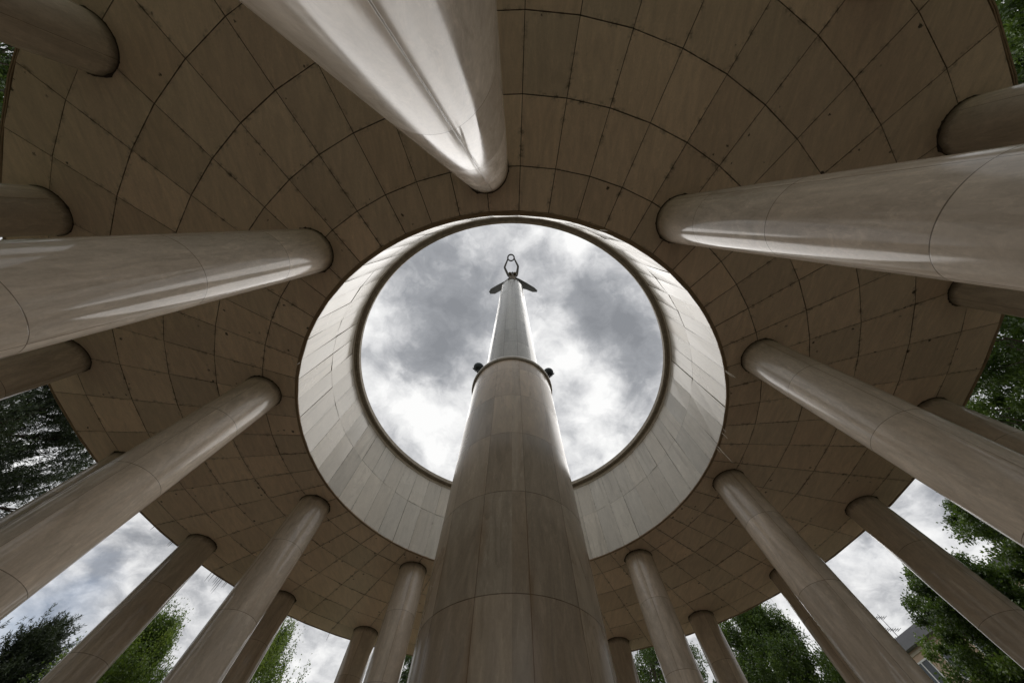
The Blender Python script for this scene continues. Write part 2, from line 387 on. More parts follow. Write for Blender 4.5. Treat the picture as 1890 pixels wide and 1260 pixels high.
for j in range(6):
    for i in range(60):
        a0, a1 = PHI + 6 * i, PHI + 6 * i + 6
        cc = [pol(rr[j], a0), pol(rr[j], a1), pol(rr[j + 1], a1), pol(rr[j + 1], a0)]
        slab(V, F, UV, cc, Vector((0, 0, -1)), .03, (i + 10, j + 10), g=.008, jit=.005)
mobj('soffit', mesh('soffit', V, F, UV), M['soffit'], canopy)
# dark backing in the joints, fascia, drum outside and flat roof
me = lathe('roof_body', [(RIM + .04, .02), (RIM + .04, .022), (RE - .03, .022), (RE - .03, .03)], segs=180, smooth=False)
mobj('joint_backing', me, M['groove'], canopy)
me = lathe('inner_trim', [(RIM + .104, .03), (RIM + .100, -.014), (RIM + .075, -.03), (RIM + .055, -.012), (RIM + .04, -.03), (RIM - .004, -.034), (RIM - .004, .0)], segs=60 * 3, smooth=False)
mobj('inner_trim', me, M['trim'], canopy)
me = lathe('outer_trim', [(RE - .058, .03), (RE - .056, -.008), (RE - .04, -.012), (RE - .038, .02), (RE - .026, .02), (RE - .024, -.012), (RE + .004, -.014), (RE + .005, .06)], segs=60, smooth=False, npan=60)
mobj('outer_trim', me, M['trim'], canopy)
me = lathe('fascia', [(RE, .06), (RE, 1.25), (RE + .08, 1.25), (RE + .08, 1.4), (RE - .3, 1.4), (RE - .3, 1.1)], segs=180, smooth=False, npan=60, cellz=lambda z: z)
mobj('fascia', me, M['fascia'], canopy)
ZD = 11.63 + HC - ZS    # height of the drum wall above the soffit
me = lathe('roof', [(RE - .3, 1.1), (RIM + .5, 1.25), (RIM + .5, ZD - .05)], segs=120, smooth=False)
mobj('roof', me, M['roof'], canopy)
# inner drum wall, two courses of slabs
V, F, UV = [], [], []
zl = [-.02, 1.86, ZD - .22]
for j in range(2):
    off = 0
    for i in range(60):
        w = random.uniform(-.05, .05)
        a0, a1 = PHI + 6 * i, PHI + 6 * i + 6
        z0 = zl[j] + (0 if j == 0 else 0); z1 = zl[j + 1]
        dz = .0
        cc = [pol(RIM, a1, z0), pol(RIM, a0, z0), pol(RIM, a0, z1), pol(RIM, a1, z1)]
        n = -pol(1, (a0 + a1) / 2)
        slab(V, F, UV, cc, n, .03, (i + 10, j + 10), g=.004, jit=.012)
mobj('drum_wall', mesh('drum_wall', V, F, UV), M['drum'], canopy)
me = lathe('drum_backing', [(RIM + .03, -.01), (RIM + .03, ZD - .1)], segs=120, smooth=False)
mobj('drum_backing', me, M['groove'], canopy)
me = lathe('coping_band', [(RIM + .02, ZD - .225), (RIM - .022, ZD - .215), (RIM - .022, ZD - .08)], segs=120, npan=60, cellz=lambda z: z, smooth=False)
mobj('coping_band', me, M['fascia'], canopy)
RT = 6.66
me = lathe('coping', [(RIM + .02, ZD - .08), (RIM - .09, ZD - .08), (RIM - .095, ZD - .045), (RIM - .13, ZD - .045), (RIM - .135, ZD - .075), (RT + .005, ZD - .07), (RT, ZD - .05), (RT + .01, ZD + .12), (RIM + .56, ZD + .18), (RIM + .56, ZD - .05), (RIM + .5, ZD - .05)], segs=120, npan=60, smooth=False)
mobj('coping', me, M['coping'], canopy)

# lime deposits hanging at the edges: measured roots and tips
def drip(px, py, tx, ty, rroot, dark):
    d = dirw(px, py); an = None
    root = at(px, py, ZS); v = Vector((root.x, root.y)); v = v.normalized() * rroot; root = Vector((v.x, v.y, ZS))
    dt = dirw(tx, ty); ht = math.hypot(root.x - CAM.x, root.y - CAM.y); zt = HC + ht * dt.z / math.hypot(dt.x, dt.y)
    zt = min(zt, ZS - .05)
    V, F = [], []
    l = ZS - zt; pts = [(root.x, root.y, ZS + .0 - l * k / 6) for k in range(7)]
    pts = [(x + random.uniform(-.004, .004), y + random.uniform(-.004, .004), z) for (x, y, z) in pts]
    V0 = [(x, y, z - ZS) for (x, y, z) in pts]
    tube(V, F, V0, [.012, .010, .009, .008, .007, .006, .003], n=6)
    mobj('drip_straw', mesh('drip_straw', V, F), M['limedark'] if dark else M['lime'], canopy)
for (a, b_) in (((1333, 684), (1356, 699)), ((1335, 686), (1352, 696)), ((1336, 797), (1345, 808)), ((1332, 790), (1340, 798)), ((1321, 822), (1354, 853)), ((1318, 826), (1328, 836)), ((1105, 428), (1121, 431)), ((556, 668), (548, 674))):
    drip(*a, *b_, RIM + .02, False)
for (x, y, l) in ((383, 1059, 15), (388, 1062, 11), (395, 1066, 9), (398, 1068, 14), (401, 1070, 24), (404, 1072, 26), (411, 1076, 8), (414, 1077, 7), (307, 1001, 5), (309, 1003, 5), (604, 1172, 10), (276, 973, 3)):
    d = Vector((x - 945, y - 412)).normalized() * l * 1.05
    drip(x, y, x + d.x, y + d.y, RE, True)

# ------------------------------------------------------------------ columns
def col_profile(r):
    p = [(r + .16, 0), (r + .16, .12), (r + .12, .13), (r + .13, .20), (r + .10, .27), (r + .03, .30), (r + .012, .36), (r, .42)]
    p += [(r, 9.49), (r, 9.52)]
    return p
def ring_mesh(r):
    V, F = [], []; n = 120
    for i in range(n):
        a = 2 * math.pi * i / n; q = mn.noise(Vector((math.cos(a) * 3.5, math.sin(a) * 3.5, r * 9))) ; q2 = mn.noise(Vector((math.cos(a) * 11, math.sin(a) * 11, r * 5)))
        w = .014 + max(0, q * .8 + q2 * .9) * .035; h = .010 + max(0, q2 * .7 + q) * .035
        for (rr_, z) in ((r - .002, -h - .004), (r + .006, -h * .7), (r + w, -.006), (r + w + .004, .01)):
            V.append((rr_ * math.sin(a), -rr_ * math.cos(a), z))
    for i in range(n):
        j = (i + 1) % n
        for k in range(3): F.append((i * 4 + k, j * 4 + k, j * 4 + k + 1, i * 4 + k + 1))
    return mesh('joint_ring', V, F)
def make_column(r, name):
    root = empty(name)
    cz = lambda z: (z - .57) / 1.827
    sh = mobj('shaft', lathe('shaft', [p for p in col_profile(r) if p[1] >= .42], segs=128, seam0=0, npan=3, cellz=cz), M['column'], root)
    mobj('base', lathe('base', [p for p in col_profile(r) if p[1] <= .42], segs=96, npan=3, cellz=lambda z: .5), M['column'], root)
    mobj('joint_ring', ring_mesh(r + .001), M['grimering'], root, (0, 0, ZS))
    return root
protoI = make_column(.5475, 'inner_column'); protoO = make_column(.560, 'outer_column')
def place(proto, first, loc, rz, label, group=None):
    if first: o = proto; kids = list(proto.children)
    else:
        o = proto.copy(); COL.objects.link(o); kids = []
        for c in list(proto.children):
            k = c.copy(); COL.objects.link(k); k.parent = o; kids.append(k)
    o.location = loc; o.rotation_euler = (0, 0, rz)
    tag(o, label, 'column', group, 'thing'); return o
IL = {0: 'huge inner marble column at top centre nearest the camera with bright sky reflections',
      1: 'thick inner marble column reaching in from the upper right edge of the picture',
      2: 'inner marble column right of the opening, its top beside the white drips',
      3: 'inner marble column at lower right of the opening, second round from the central shaft',
      4: 'slim inner marble column directly right of the central shaft at the bottom',
      5: 'inner marble column standing right behind the central shaft',
      6: 'slim inner marble column directly left of the central shaft at the bottom',
      7: 'inner marble column at lower left of the opening, second round from the central shaft',
      8: 'inner marble column left of the opening, crossing to the lower left edge',
      9: 'thick inner marble column reaching in from the left edge above the middle'}
order = [0] + list(range(1, 10)); seamrot = {9: 102, 0: 200, 2: 262, 3: 255, 7: 20, 8: 95}
for k in order:
    an = PHI - 6 + 36 * k
    # the shaft's joints start at -y; turning about z by -angle brings them to the wanted bearing
    place(protoI, k == 0, pol(R1, an), -rad(seamrot.get(k, 37 * k)), IL[k], 'columns of the inner circle')
OLb = {-2: 'dark outer column in the top left corner, topmost on the left side',
       -3: 'dark outer column at the left edge just above the thick left inner column',
       -4: 'dark outer column at the left edge just below the thick left inner column',
       -6: 'outer column at lower left standing alone between two patches of sky',
       -7: 'outer column at lower left mostly behind an inner column',
       -8: 'outer column left of the central shaft, close behind the slim inner column',
       9: 'outer column just right of the central shaft at the bottom, mostly hidden by it',
       8: 'outer column bottom right with green trees on both sides',
       7: 'outer column mostly covered by an inner column at lower right',
       6: 'outer column at lower right with sky gaps on both sides and a stained joint',
       5: 'dark outer column at right under the long inner column, its top by the tree-filled gap',
       4: 'dark outer column at the right edge just below the thick upper right inner column',
       3: 'dark outer column at the right edge just above the thick upper right inner column'}
first = True
for k in [-2, -3, -4, -6, -7, -8, 9, 8, 7, 6, 5, 4, 3, 2, -1, -5, 10]:
    an = PHI - 6 + 18 * k
    lab = OLb.get(k); g = 'columns of the outer circle'
    if k == 2: lab = 'outer column whose dark top just touches the upper frame edge at right'
    if k in (10, -5): lab = {10: 'outer column standing behind the central shaft, farthest from the camera', -5: 'outer column hidden behind the inner column left of the opening'}[k]
    if k == -1: lab = 'outer column behind the huge top centre column, out of the picture'
    place(protoO, first, pol(R1 + 4 * ST, an), -rad(61 * k), lab, g); first = False

# ------------------------------------------------------------------ memorial shaft
mon = empty('memorial_shaft', (0, 0, 0)); tag(mon, 'tall polished marble shaft rising through the open ring, with a collar halfway', 'monument')
C0 = 4.22
prof = [(1.616, .503)]
for k in range(-2, 5):
    z = C0 + k * 1.823
    if .5 < z < 12.2: prof += [(1.616, z)]
prof += [(1.616, 12.32)]
czf = lambda z: (z - C0) / 1.823
mobj('lower_shaft', lathe('lower_shaft', prof, segs=144, seam0=9.8, npan=12, cellz=czf), M['shaft'], mon)
V = [(2.15, 0), (2.15, .32), (2.05, .34), (1.95, .36), (1.9, .44), (1.72, .5), (1.616, .5)]
mobj('base', lathe('base', V, segs=96, npan=12, cellz=lambda z: .5, smooth=False), M['shaft'], mon)
cp = [(1.60, 12.30), (1.64, 12.29), (1.675, 12.30), (1.70, 12.34), (1.71, 12.40), (1.70, 12.46), (1.67, 12.50), (1.62, 12.52), (1.2, 12.53)]
M['collar'] = stone('collar_marble', (.33, .30, .25), (.33, .32, .28), rough=.3, tone=.1, veins=.2, wid=.85, hgt=50, seam=.01, bump=.005)
mobj('collar', lathe('collar', cp, segs=144, seam0=9.8, npan=12, cellz=lambda z: .5), M['collar'], mon)
prof = []; ZT = 32.62
M['upper'] = stone('upper_marble', (.22, .21, .185), (.24, .24, .22), rough=.16, tone=.12, veins=.25, wid=.62, hgt=1.83, seam=.016, seamcol=(.06, .05, .04), bump=.004, spec=.2)
zz_ = sorted(set([12.5, ZT] + [round(C0 + k * 1.823 + .0, 3) for k in range(5, 16)]))
def ur(z): return 1.265 + (1.13 - 1.265) * (z - 12.5) / (ZT - 12.5)
for z in zz_:
    prof.append((ur(z), z))
mobj('upper_shaft', lathe('upper_shaft', prof, segs=144, seam0=12, npan=12, cellz=czf), M['upper'], mon)
mobj('top_slab', lathe('top_slab', [(1.15, ZT - .02), (1.16, ZT), (1.15, ZT + .12), (.02, ZT + .13)], segs=96, npan=12, smooth=False), M['upper'], mon)

# floodlights on the collar
def floodlight(px, py, label):
    p = at(px, py, 12.86); root = empty('floodlight', (p.x, p.y, 12.52)); tag(root, label, 'floodlight', 'lamps on the collar of the shaft')
    V, F = [], []; n = 24
    me = lathe('housing', [(.02, -.165), (.07, -.155), (.115, -.12), (.145, -.07), (.15, -.055), (.165, -.05), (.165, -.02), (.15, -.015), (.158, .02), (.172, .025), (.172, .05), (.155, .055), (.145, .09), (.10, .135), (.02, .155)], segs=32)
    mobj('housing', me, M['lamp'], root, (0, 0, .34))
    me = lathe('lens', [(.168, -.012), (.171, .0), (.168, .012)], segs=32)
    mobj('lens', me, M['lampglass'], root, (0, 0, .34))
    V, F = [], []
    tube(V, F, [(0, 0, -.02), (0, 0, .2)], [.03, .03]); tube(V, F, [(-.19, 0, .34), (-.17, 0, .22), (0, 0, .18), (.17, 0, .22), (.19, 0, .34)], [.014] * 5, n=6)
    mobj('bracket', mesh('bracket', V, F), M['steel'], root)
    root.scale = (1.25, 1.25, 1.1)
floodlight(883, 679, 'round dark floodlight behind the collar on the left of the shaft')
floodlight(1012.5, 688.5, 'round dark floodlight behind the collar on the right of the shaft')

# ------------------------------------------------------------------ winged statue
base = Vector((0, -.15, ZT + .13))
st = empty('winged_statue', base); tag(st, 'dark bronze winged figure with both arms raised on top of the shaft', 'statue')
J = {}
def L_(v): return Vector(v) - base
J['pel'] = at(946, 516.5, 34.3); J['wst'] = at(946, 513.5, 34.9); J['chest'] = at(945.8, 510.5, 35.6); J['neck'] = at(945.8, 507, 36.1)
J['head'] = at(945.8, 504.5, 36.5); J['crown'] = at(945.8, 502.5, 36.75)
J['shL'] = at(938.6, 509.5, 35.85); J['elL'] = at(931.2, 493.5, 37.0); J['haL'] = at(936.6, 480, 38.15); J['fiL'] = at(937.2, 476.8, 38.35)
J['shR'] = at(953.6, 508.8, 35.85); J['elR'] = at(956.3, 491.5, 37.0); J['haR'] = at(950.0, 479, 38.15); J['fiR'] = at(949.2, 475.8, 38.35)
J['hiL'] = J['pel'] + Vector((-.17, .05, -.12)); J['hiR'] = J['pel'] + Vector((.17, .05, -.12))
J['knL'] = Vector((-.24, -.42, 33.55)); J['knR'] = Vector((.22, -.2, 33.5))
J['anL'] = Vector((-.22, -.25, 32.85)); J['anR'] = Vector((.22, .1, 32.85)); J['toL'] = Vector((-.25, -.55, 32.80)); J['toR'] = Vector((.26, -.2, 32.80))
RD = dict(pel=.27, wst=.21, chest=.30, neck=.10, head=.17, crown=.12, shL=.15, elL=.14, haL=.10, fiL=.07, shR=.18, elR=.14, haR=.10, fiR=.07,
          hiL=.21, hiR=.21, knL=.13, knR=.13, anL=.07, anR=.07, toL=.06, toR=.06)
names = list(J); E_ = [('pel', 'wst'), ('wst', 'chest'), ('chest', 'neck'), ('neck', 'head'), ('head', 'crown'), ('chest', 'shL'), ('shL', 'elL'), ('elL', 'haL'), ('haL', 'fiL'),
     ('chest', 'shR'), ('shR', 'elR'), ('elR', 'haR'), ('haR', 'fiR'), ('pel', 'hiL'), ('hiL', 'knL'), ('knL', 'anL'), ('anL', 'toL'), ('pel', 'hiR'), ('hiR', 'knR'), ('knR', 'anR'), ('anR', 'toR')]
me = bpy.data.meshes.new('body'); me.from_pydata([tuple(L_(J[n])) for n in names], [(names.index(a), names.index(b)) for a, b in E_], [])
body = mobj('body', me, M['bronze'], st)
md = body.modifiers.new('skin', 'SKIN'); sl = me.skin_vertices[0].data
for i, n in enumerate(names): sl[i].radius = (RD[n] * .95, RD[n] * .95); sl[i].use_root = (n == 'pel')
ss = body.modifiers.new('sub', 'SUBSURF'); ss.levels = 1; ss.render_levels = 2
# fingers closed on the wreath, hair, drapery, breast of the robe
for s, h, f in ((-1, 'haL', 'fiL'), (1, 'haR', 'fiR')):
    V, F = [], []
    d = (L_(J[f]) - L_(J[h])).normalized(); side = d.cross(Vector((0, 1, 0))).normalized()
    for k in range(4):
        o = Vector((0, (k - 1.5) * .038, 0)); p0 = L_(J[f]) + o; ln = (.10, .12, .11, .085)[k]
        tube(V, F, [p0, p0 + d * ln * .6 + Vector((-s * .02, 0, 0)), p0 + d * ln + Vector((-s * .06, -.02, .0)), p0 + d * ln * .8 + Vector((-s * .09, -.03, 0))], [.019, .018, .016, .012], n=6)
    p0 = L_(J[h]) + Vector((0, -.07, .02)); tube(V, F, [p0, p0 + d * .08 + Vector((-s * .05, -.03, 0)), p0 + d * .14 + Vector((-s * .09, 0, 0))], [.022, .02, .013], n=6)
    mobj('hand', mesh('hand', V, F, smooth=True), M['bronze'], st)
def blob(c, rx, ry, rz, V, F, n=14, m=9, rough=.0):
    b = len(V)
    for j in range(m + 1):
        th = math.pi * j / m
        for i in range(n):
            a = 2 * math.pi * i / n; k = 1 + rough * mn.noise(Vector((math.cos(a) * 2, math.sin(a) * 2, th * 3)) + Vector(c))
            V.append(Vector(c) + Vector((rx * math.sin(th) * math.cos(a), ry * math.sin(th) * math.sin(a), rz * math.cos(th))) * k)
    for j in range(m):
        for i in range(n): F.append((b + j * n + i, b + (j + 1) * n + i, b + (j + 1) * n + (i + 1) % n, b + j * n + (i + 1) % n))
V, F = [], []
hc_ = L_(J['head']); blob(hc_ + Vector((0, .06, .06)), .19, .20, .20, V, F, rough=.25); blob(hc_ + Vector((0, .24, -.02)), .10, .12, .11, V, F, rough=.3)
mobj('hair', mesh('hair', V, F, smooth=True), M['bronze'], st)
V, F = [], []
blob(hc_ + Vector((0, -.165, -.02)), .022, .05, .045, V, F, 8, 6)      # nose
for s in (-1, 1): blob(hc_ + Vector((s * .06, -.145, .035)), .028, .018, .016, V, F, 8, 6)
blob(hc_ + Vector((0, -.15, -.085)), .05, .018, .014, V, F, 8, 6)
mobj('face', mesh('face', V, F, smooth=True), M['bronze'], st)
# robe: folded skirt from the waist to the feet and a bodice
V, F = [], []; n = 72
ring_ = [(.31, L_(J['chest']) + Vector((0, -.02, .10))), (.34, L_(J['chest']) + Vector((0, -.05, -.1))), (.27, L_(J['wst'])), (.36, L_(J['pel']) + Vector((0, 0, -.05))), (.50, Vector((0, -.12, 1.0))), (.62, Vector((0, .0, .42))), (.74, Vector((.02, .1, .06)))]
for q, (r, c) in enumerate(ring_):
    for i in range(n):
        a = 2 * math.pi * i / n; k = 1 + (.02 + .035 * q) * (math.sin(a * 11 + q * .35) * .6 + mn.noise(Vector((math.cos(a) * 3, math.sin(a) * 3, q * .4))) * .9)
        V.append(c + Vector((r * k * math.cos(a), r * k * math.sin(a) * (.8 if q < 3 else .95), 0)))
for q in range(len(ring_) - 1):
    for i in range(n): F.append((q * n + i, (q + 1) * n + i, (q + 1) * n + (i + 1) % n, q * n + (i + 1) % n))
for s in (-1, 1): blob(L_(at(945.8 + s * 4.6, 505.2, 35.5)) + Vector((0, -.02, 0)), .19, .19, .17, V, F, rough=.15)
rb = mobj('robe', mesh('robe', V, F, smooth=True), M['gold_cloth'], st)
# wings: swept back and down from the shoulders, in rows of long feathers
def wing(lead, trail, zl_, zt_):
    """lead / trail: pixel outlines of the two long edges root->tip, with heights"""
    V, F = [], []; m = 24; nf = 9
    def samp(P, Z, u):
        x = u * (len(P) - 1); i = min(int(x), len(P) - 2); f = x - i
        return at(P[i][0] * (1 - f) + P[i + 1][0] * f, P[i][1] * (1 - f) + P[i + 1][1] * f, Z[i] * (1 - f) + Z[i + 1] * f)
    for side in (0, 1):
        for a in range(m + 1):
            u = a / m
            A, B = samp(lead, zl_, u), samp(trail, zt_, u)
            for b in range(nf * 2 + 1):
                w = b / (nf * 2); p = A.lerp(B, w)
                th = .10 * (1 - .65 * u) * (1 - .7 * w) + .012
                p = p + Vector((0, 0, (th if side else 0) + .028 * (b % 2) * (1 if side else -1) + .07 * math.sin(w * 3)))
                if a == m: p = p + (B - A).cross(Vector((0, 0, 1))).normalized() * 0
                V.append(L_(p))
    w_ = nf * 2 + 1; o = (m + 1) * w_
    for a in range(m):
        for b in range(w_ - 1):
            q = (a * w_ + b, a * w_ + b + 1, (a + 1) * w_ + b + 1, (a + 1) * w_ + b)
            F.append(q); F.append(tuple(o + k for k in q[::-1]))
        F.append((a * w_, (a + 1) * w_, o + (a + 1) * w_, o + a * w_)); e = w_ - 1
        F.append((a * w_ + e, o + a * w_ + e, o + (a + 1) * w_ + e, (a + 1) * w_ + e))
    for b in range(w_ - 1):
        F.append((b, o + b, o + b + 1, b + 1)); k = m * w_
        F.append((k + b, k + b + 1, o + k + b + 1, o + k + b))
    mobj('wing', mesh('wing', V, F), M['bronze_leaf'], st)
wing([(941, 511), (931.4, 519), (918, 526), (905.7, 533), (902.4, 538.6)], [(943, 521), (933, 531), (925, 536), (913.3, 542.4), (904.8, 542.4)], [35.9, 35.6, 35.0, 34.2, 33.8], [34.9, 34.4, 34.0, 33.4, 33.3])
wing([(950, 511), (960.5, 515.6), (972, 522), (986, 530.5), (992, 536)], [(948, 521), (962, 532), (972, 534.5), (983, 539), (991, 539)], [35.9, 35.6, 35.0, 34.2, 33.8], [34.9, 34.4, 34.0, 33.4, 33.3])
# the wreath
wc = at(943.1, 475.6, 38.45); wr = empty('wreath', wc); tag(wr, 'small round bronze wreath held up in both hands of the winged figure', 'wreath')
V, F = [], []; n = 48; wd_ = (CAM - wc).normalized(); fx = Vector((1, 0, 0)); fy = wd_.cross(fx).normalized()
rw = (6.1 / 551.14) * (wc - CAM).length * .94
pts = [(fx * math.cos(2 * math.pi * i / n) + fy * math.sin(2 * math.pi * i / n) * .92) * rw for i in range(n)]
for i in range(n):
    tube(V, F, [pts[i], pts[(i + 1) % n]], [.085, .085], n=6, cap=False)
mobj('stem', mesh('stem', V, F), M['bronze'], wr)
V, F = [], []
for i in range(64):
    a = 2 * math.pi * i / 64; p = (fx * math.cos(a) + fy * math.sin(a)) * rw; tg = (-fx * math.sin(a) + fy * math.cos(a)); out = (fx * math.cos(a) + fy * math.sin(a)) * (1 if i % 2 else -1)
    t1 = p + tg * .13 + out * .055; b = len(V); wv_ = tg.cross(out).normalized() * .035
    V += [p, p + tg * .07 + out * .02 + wv_, t1, p + tg * .06 + out * .05 - wv_]; F += [(b, b + 1, b + 2), (b, b + 2, b + 3), (b, b + 3, b + 2, b + 1)][:2]
mobj('leaves', mesh('leaves', V, F), M['bronze'], wr)

# ------------------------------------------------------------------ trees
def polar(azd, d): return Vector((CAM.x + d * math.sin(rad(azd)), CAM.y + d * math.cos(rad(azd)), -.6))
def leaf_mesh(name, P, Dr, Ln, Wd, tone):
    """many small folded leaves: P positions, Dr directions, Ln lengths, Wd widths"""
    n = len(P); rnd = np.random.normal(size=(n, 3)); S = np.cross(Dr, rnd); S /= np.linalg.norm(S, axis=1)[:, None] + 1e-9
    Ln = Ln[:, None]; Wd = Wd[:, None]
    nn = np.cross(Dr, S)
    a = P; b = P + Dr * Ln * .5 + S * Wd * .5 + nn * Wd * .15; c = P + Dr * Ln; d = P + Dr * Ln * .45 - S * Wd * .5 + nn * Wd * .15
    V = np.stack([a, b, c, d], 1).reshape(-1, 3)
    me = bpy.data.meshes.new(name); me.vertices.add(4 * n); me.vertices.foreach_set('co', V.ravel())
    me.loops.add(4 * n); me.loops.foreach_set('vertex_index', np.arange(4 * n)); me.polygons.add(n)
    me.polygons.foreach_set('loop_start', np.arange(n) * 4)
    try: me.polygons.foreach_set('loop_total', np.full(n, 4))
    except Exception: pass
    at_ = me.attributes.new('tone', 'FLOAT', 'POINT'); at_.data.foreach_set('value', np.repeat(tone, 4))
    me.update(); me.validate(); return me
def tree(name, label, azd, d, top, crad, cbot, kind='broad', nclump=260, nleaf=130, leaf=.14, seed=1, group='trees around the rotunda', mat='leaf', spiky=.0, shape=1.0):
    rs = np.random.RandomState(seed); rl = random.Random(seed)
    base = polar(azd, d); root = empty(name, base); tag(root, label, 'tree', group)
    hh = top - base.z; cb = cbot - base.z
    V, F = [], []; tr = .018 * hh + .06
    bend = [Vector((rl.uniform(-.3, .3), rl.uniform(-.3, .3), 0)) for _ in range(4)]
    tp = [Vector((0, 0, 0)), Vector((0, 0, hh * .25)) + bend[0] * .5, Vector((0, 0, hh * .5)) + bend[1], Vector((0, 0, hh * .75)) + bend[2], Vector((0, 0, hh * .97)) + bend[2] * .7]
    tube(V, F, tp, [tr * 1.3, tr, tr * .7, tr * .4, tr * .08], n=10)
    def trunk_at(z):
        k = min(max(z / hh, 0), .96) / .25; i = min(int(k), 3); f = k - i; f = min(f, 1); return tp[i].lerp(tp[i + 1], f)
    cl = []
    nl = 22 if kind != 'pine' else 34
    def env(u):   # crown radius at relative height u
        if kind == 'pine': return crad * (1 - u) ** .75 * (.35 + .65 * min(1, u * 6)) + .25
        return crad * (math.sin(math.pi * min(1, .08 + u ** .85 * .90)) ** .6) * (1.0 - .15 * u) + .15
    for i in range(nl):
        u = (i + rl.random()) / nl; z = cb + (hh - cb) * u * .93; a = i * 2.4 + rl.uniform(-.4, .4)
        L = env(u) * rl.uniform(.75, 1.12)
        for _ in range(8):
            if math.hypot(base.x + math.cos(a) * L * 1.25, base.y + math.sin(a) * L * 1.25) < 15.2: L *= .85
        st_ = trunk_at(max(z - L * (.45 if kind != 'pine' else .1), hh * .12))
        e = Vector((math.cos(a) * L, math.sin(a) * L, z)); e.x += trunk_at(z).x; e.y += trunk_at(z).y
        up = .35 if kind != 'pine' else .12
        midp = st_.lerp(e, .5) + Vector((0, 0, -up * L * .2))
        r0 = tr * .32 * (1 - .6 * u)
        tube(V, F, [st_, midp, e + Vector((0, 0, up * L * .3))], [r0, r0 * .55, r0 * .12], n=6, cap=False)
        for q in range(7 if kind != 'pine' else 10):
            f = rl.uniform(.3, 1.0); p = st_.lerp(e, f) if f < .5 else midp.lerp(e + Vector((0, 0, up * L * .3)), (f - .5) * 2)
            o = Vector((rl.gauss(0, 1), rl.gauss(0, 1), rl.gauss(.35, .7))).normalized() * L * rl.uniform(.2, .42)
            if kind == 'pine': o = Vector((math.cos(a) + rl.gauss(0, .7), math.sin(a) + rl.gauss(0, .7), rl.uniform(.1, .8))).normalized() * L * rl.uniform(.15, .4)
            tube(V, F, [p, p + o * .5 + Vector((0, 0, .05)), p + o], [r0 * .3 + .006, r0 * .2 + .004, .004], n=4, cap=False)
            cl.append((p + o, o.normalized()))
    mobj('trunk', mesh('trunk', V, F, smooth=True), M['bark'], root)
    cl += [(trunk_at(hh * .95) + Vector((rl.uniform(-.2, .2), rl.uniform(-.2, .2), hh * .04)), Vector((0, 0, 1)))] * 2
    P, D, Ln, Wd, T = [], [], [], [], []
    sel = [cl[i] for i in rs.permutation(len(cl))]
    while len(sel) < nclump:
        u = rs.rand(); z = cb + (hh - cb) * u; a = rs.rand() * 6.283
        wob_ = mn.noise(Vector((math.cos(a) * 1.6, math.sin(a) * 1.6, z * .55 + seed)))
        r = env(u) * (rs.rand() ** .42) * (1 + .75 * wob_)
        c = Vector((math.cos(a) * r, math.sin(a) * r, z))
        if mn.noise(c * .75 + Vector((seed, 0, 0))) < -.16: continue
        sel.append((c, Vector((math.cos(a), math.sin(a), .7)).normalized()))
    for (c, dd) in sel[:max(nclump, len(cl))]:
        if kind == 'pine':
            ln = rs.uniform(.5, 1.1); ax = np.array(dd) * .75 + np.array([0, 0, .55]) + rs.normal(size=3) * .15; ax /= np.linalg.norm(ax)
            k = nleaf; tt = rs.rand(k); pos = np.array(c) + (ax * ((tt - .5) * ln)[:, None]) + rs.normal(size=(k, 3)) * .035
            # several side shoots per clump
            sb = rs.randint(0, 5, k); offs = rs.normal(size=(5, 3)) * .21; pos = pos + offs[sb]
            dr = ax * .7 + rs.normal(size=(k, 3)) * .6; dr /= np.linalg.norm(dr, axis=1)[:, None]
            P.append(pos); D.append(dr); Ln.append(rs.uniform(.10, .17, k)); Wd.append(np.full(k, .034))
        else:
            sz = rs.uniform(.17, .42) * (.6 + crad * .09); k = int(nleaf * rs.uniform(.5, 1.3))
            g = rs.normal(size=(k, 3)) * sz * np.array([.55, .55, .45 + spiky])
            if spiky: g[:, 2] += np.abs(rs.normal(size=k)) * spiky * .8; g[:, :2] *= (1 - .35 * min(1, spiky))
            pos = np.array(c) + g
            dr = g / (np.linalg.norm(g, axis=1)[:, None] + .05) + rs.normal(size=(k, 3)) * .7 + np.array([0, 0, -.15]); dr /= np.linalg.norm(dr, axis=1)[:, None]
            P.append(pos); D.append(dr); Ln.append(rs.uniform(.75, 1.25, k) * leaf); Wd.append(rs.uniform(.5, .7, k) * leaf)
        T.append(np.full(k, rs.uniform(.15, .75)) + rs.normal(size=k) * .12)
    P, D, Ln, Wd, T = map(np.concatenate, (P, D, Ln, Wd, T))
    ok = np.hypot(P[:, 0] + base.x, P[:, 1] + base.y) > 15.1       # keep clear of the canopy
    P, D, Ln, Wd, T = P[ok], D[ok], Ln[ok], Wd[ok], T[ok]
    mobj('crown', leaf_mesh('crown', P, D, Ln * rs.uniform(.7, 1.3, len(Ln)), Wd, np.clip(T, 0, 1)), M[mat], root)
    return root
def el(azel, d): return HC + d * math.tan(rad(azel))
tree('pine_tree', 'big dark pine filling the gap at the left edge below the middle', -70, 25, el(36, 25), 6.5, 3.0, 'pine', 1500, 300, seed=11, mat='needle')
tree('pine_tree', 'dark pine behind the leftmost sky gap, hard against the left frame edge', -56.0, 29, el(15.2, 29), 3.0, 2.0, 'pine', 620, 230, seed=12, mat='needle')
tree('pine_tree', 'dark pine in the lower left sky gap beside the outer column', -50.3, 30, el(16.0, 30), 3.1, 2.0, 'pine', 620, 230, seed=13, mat='needle')
tree('ash_tree', 'light green ash between the two columns at lower left', -43.2, 27, el(17.6, 27), 2.6, 3.0, 'broad', 627, 240, 0.091, seed=14, mat='leaf_light', spiky=.5)
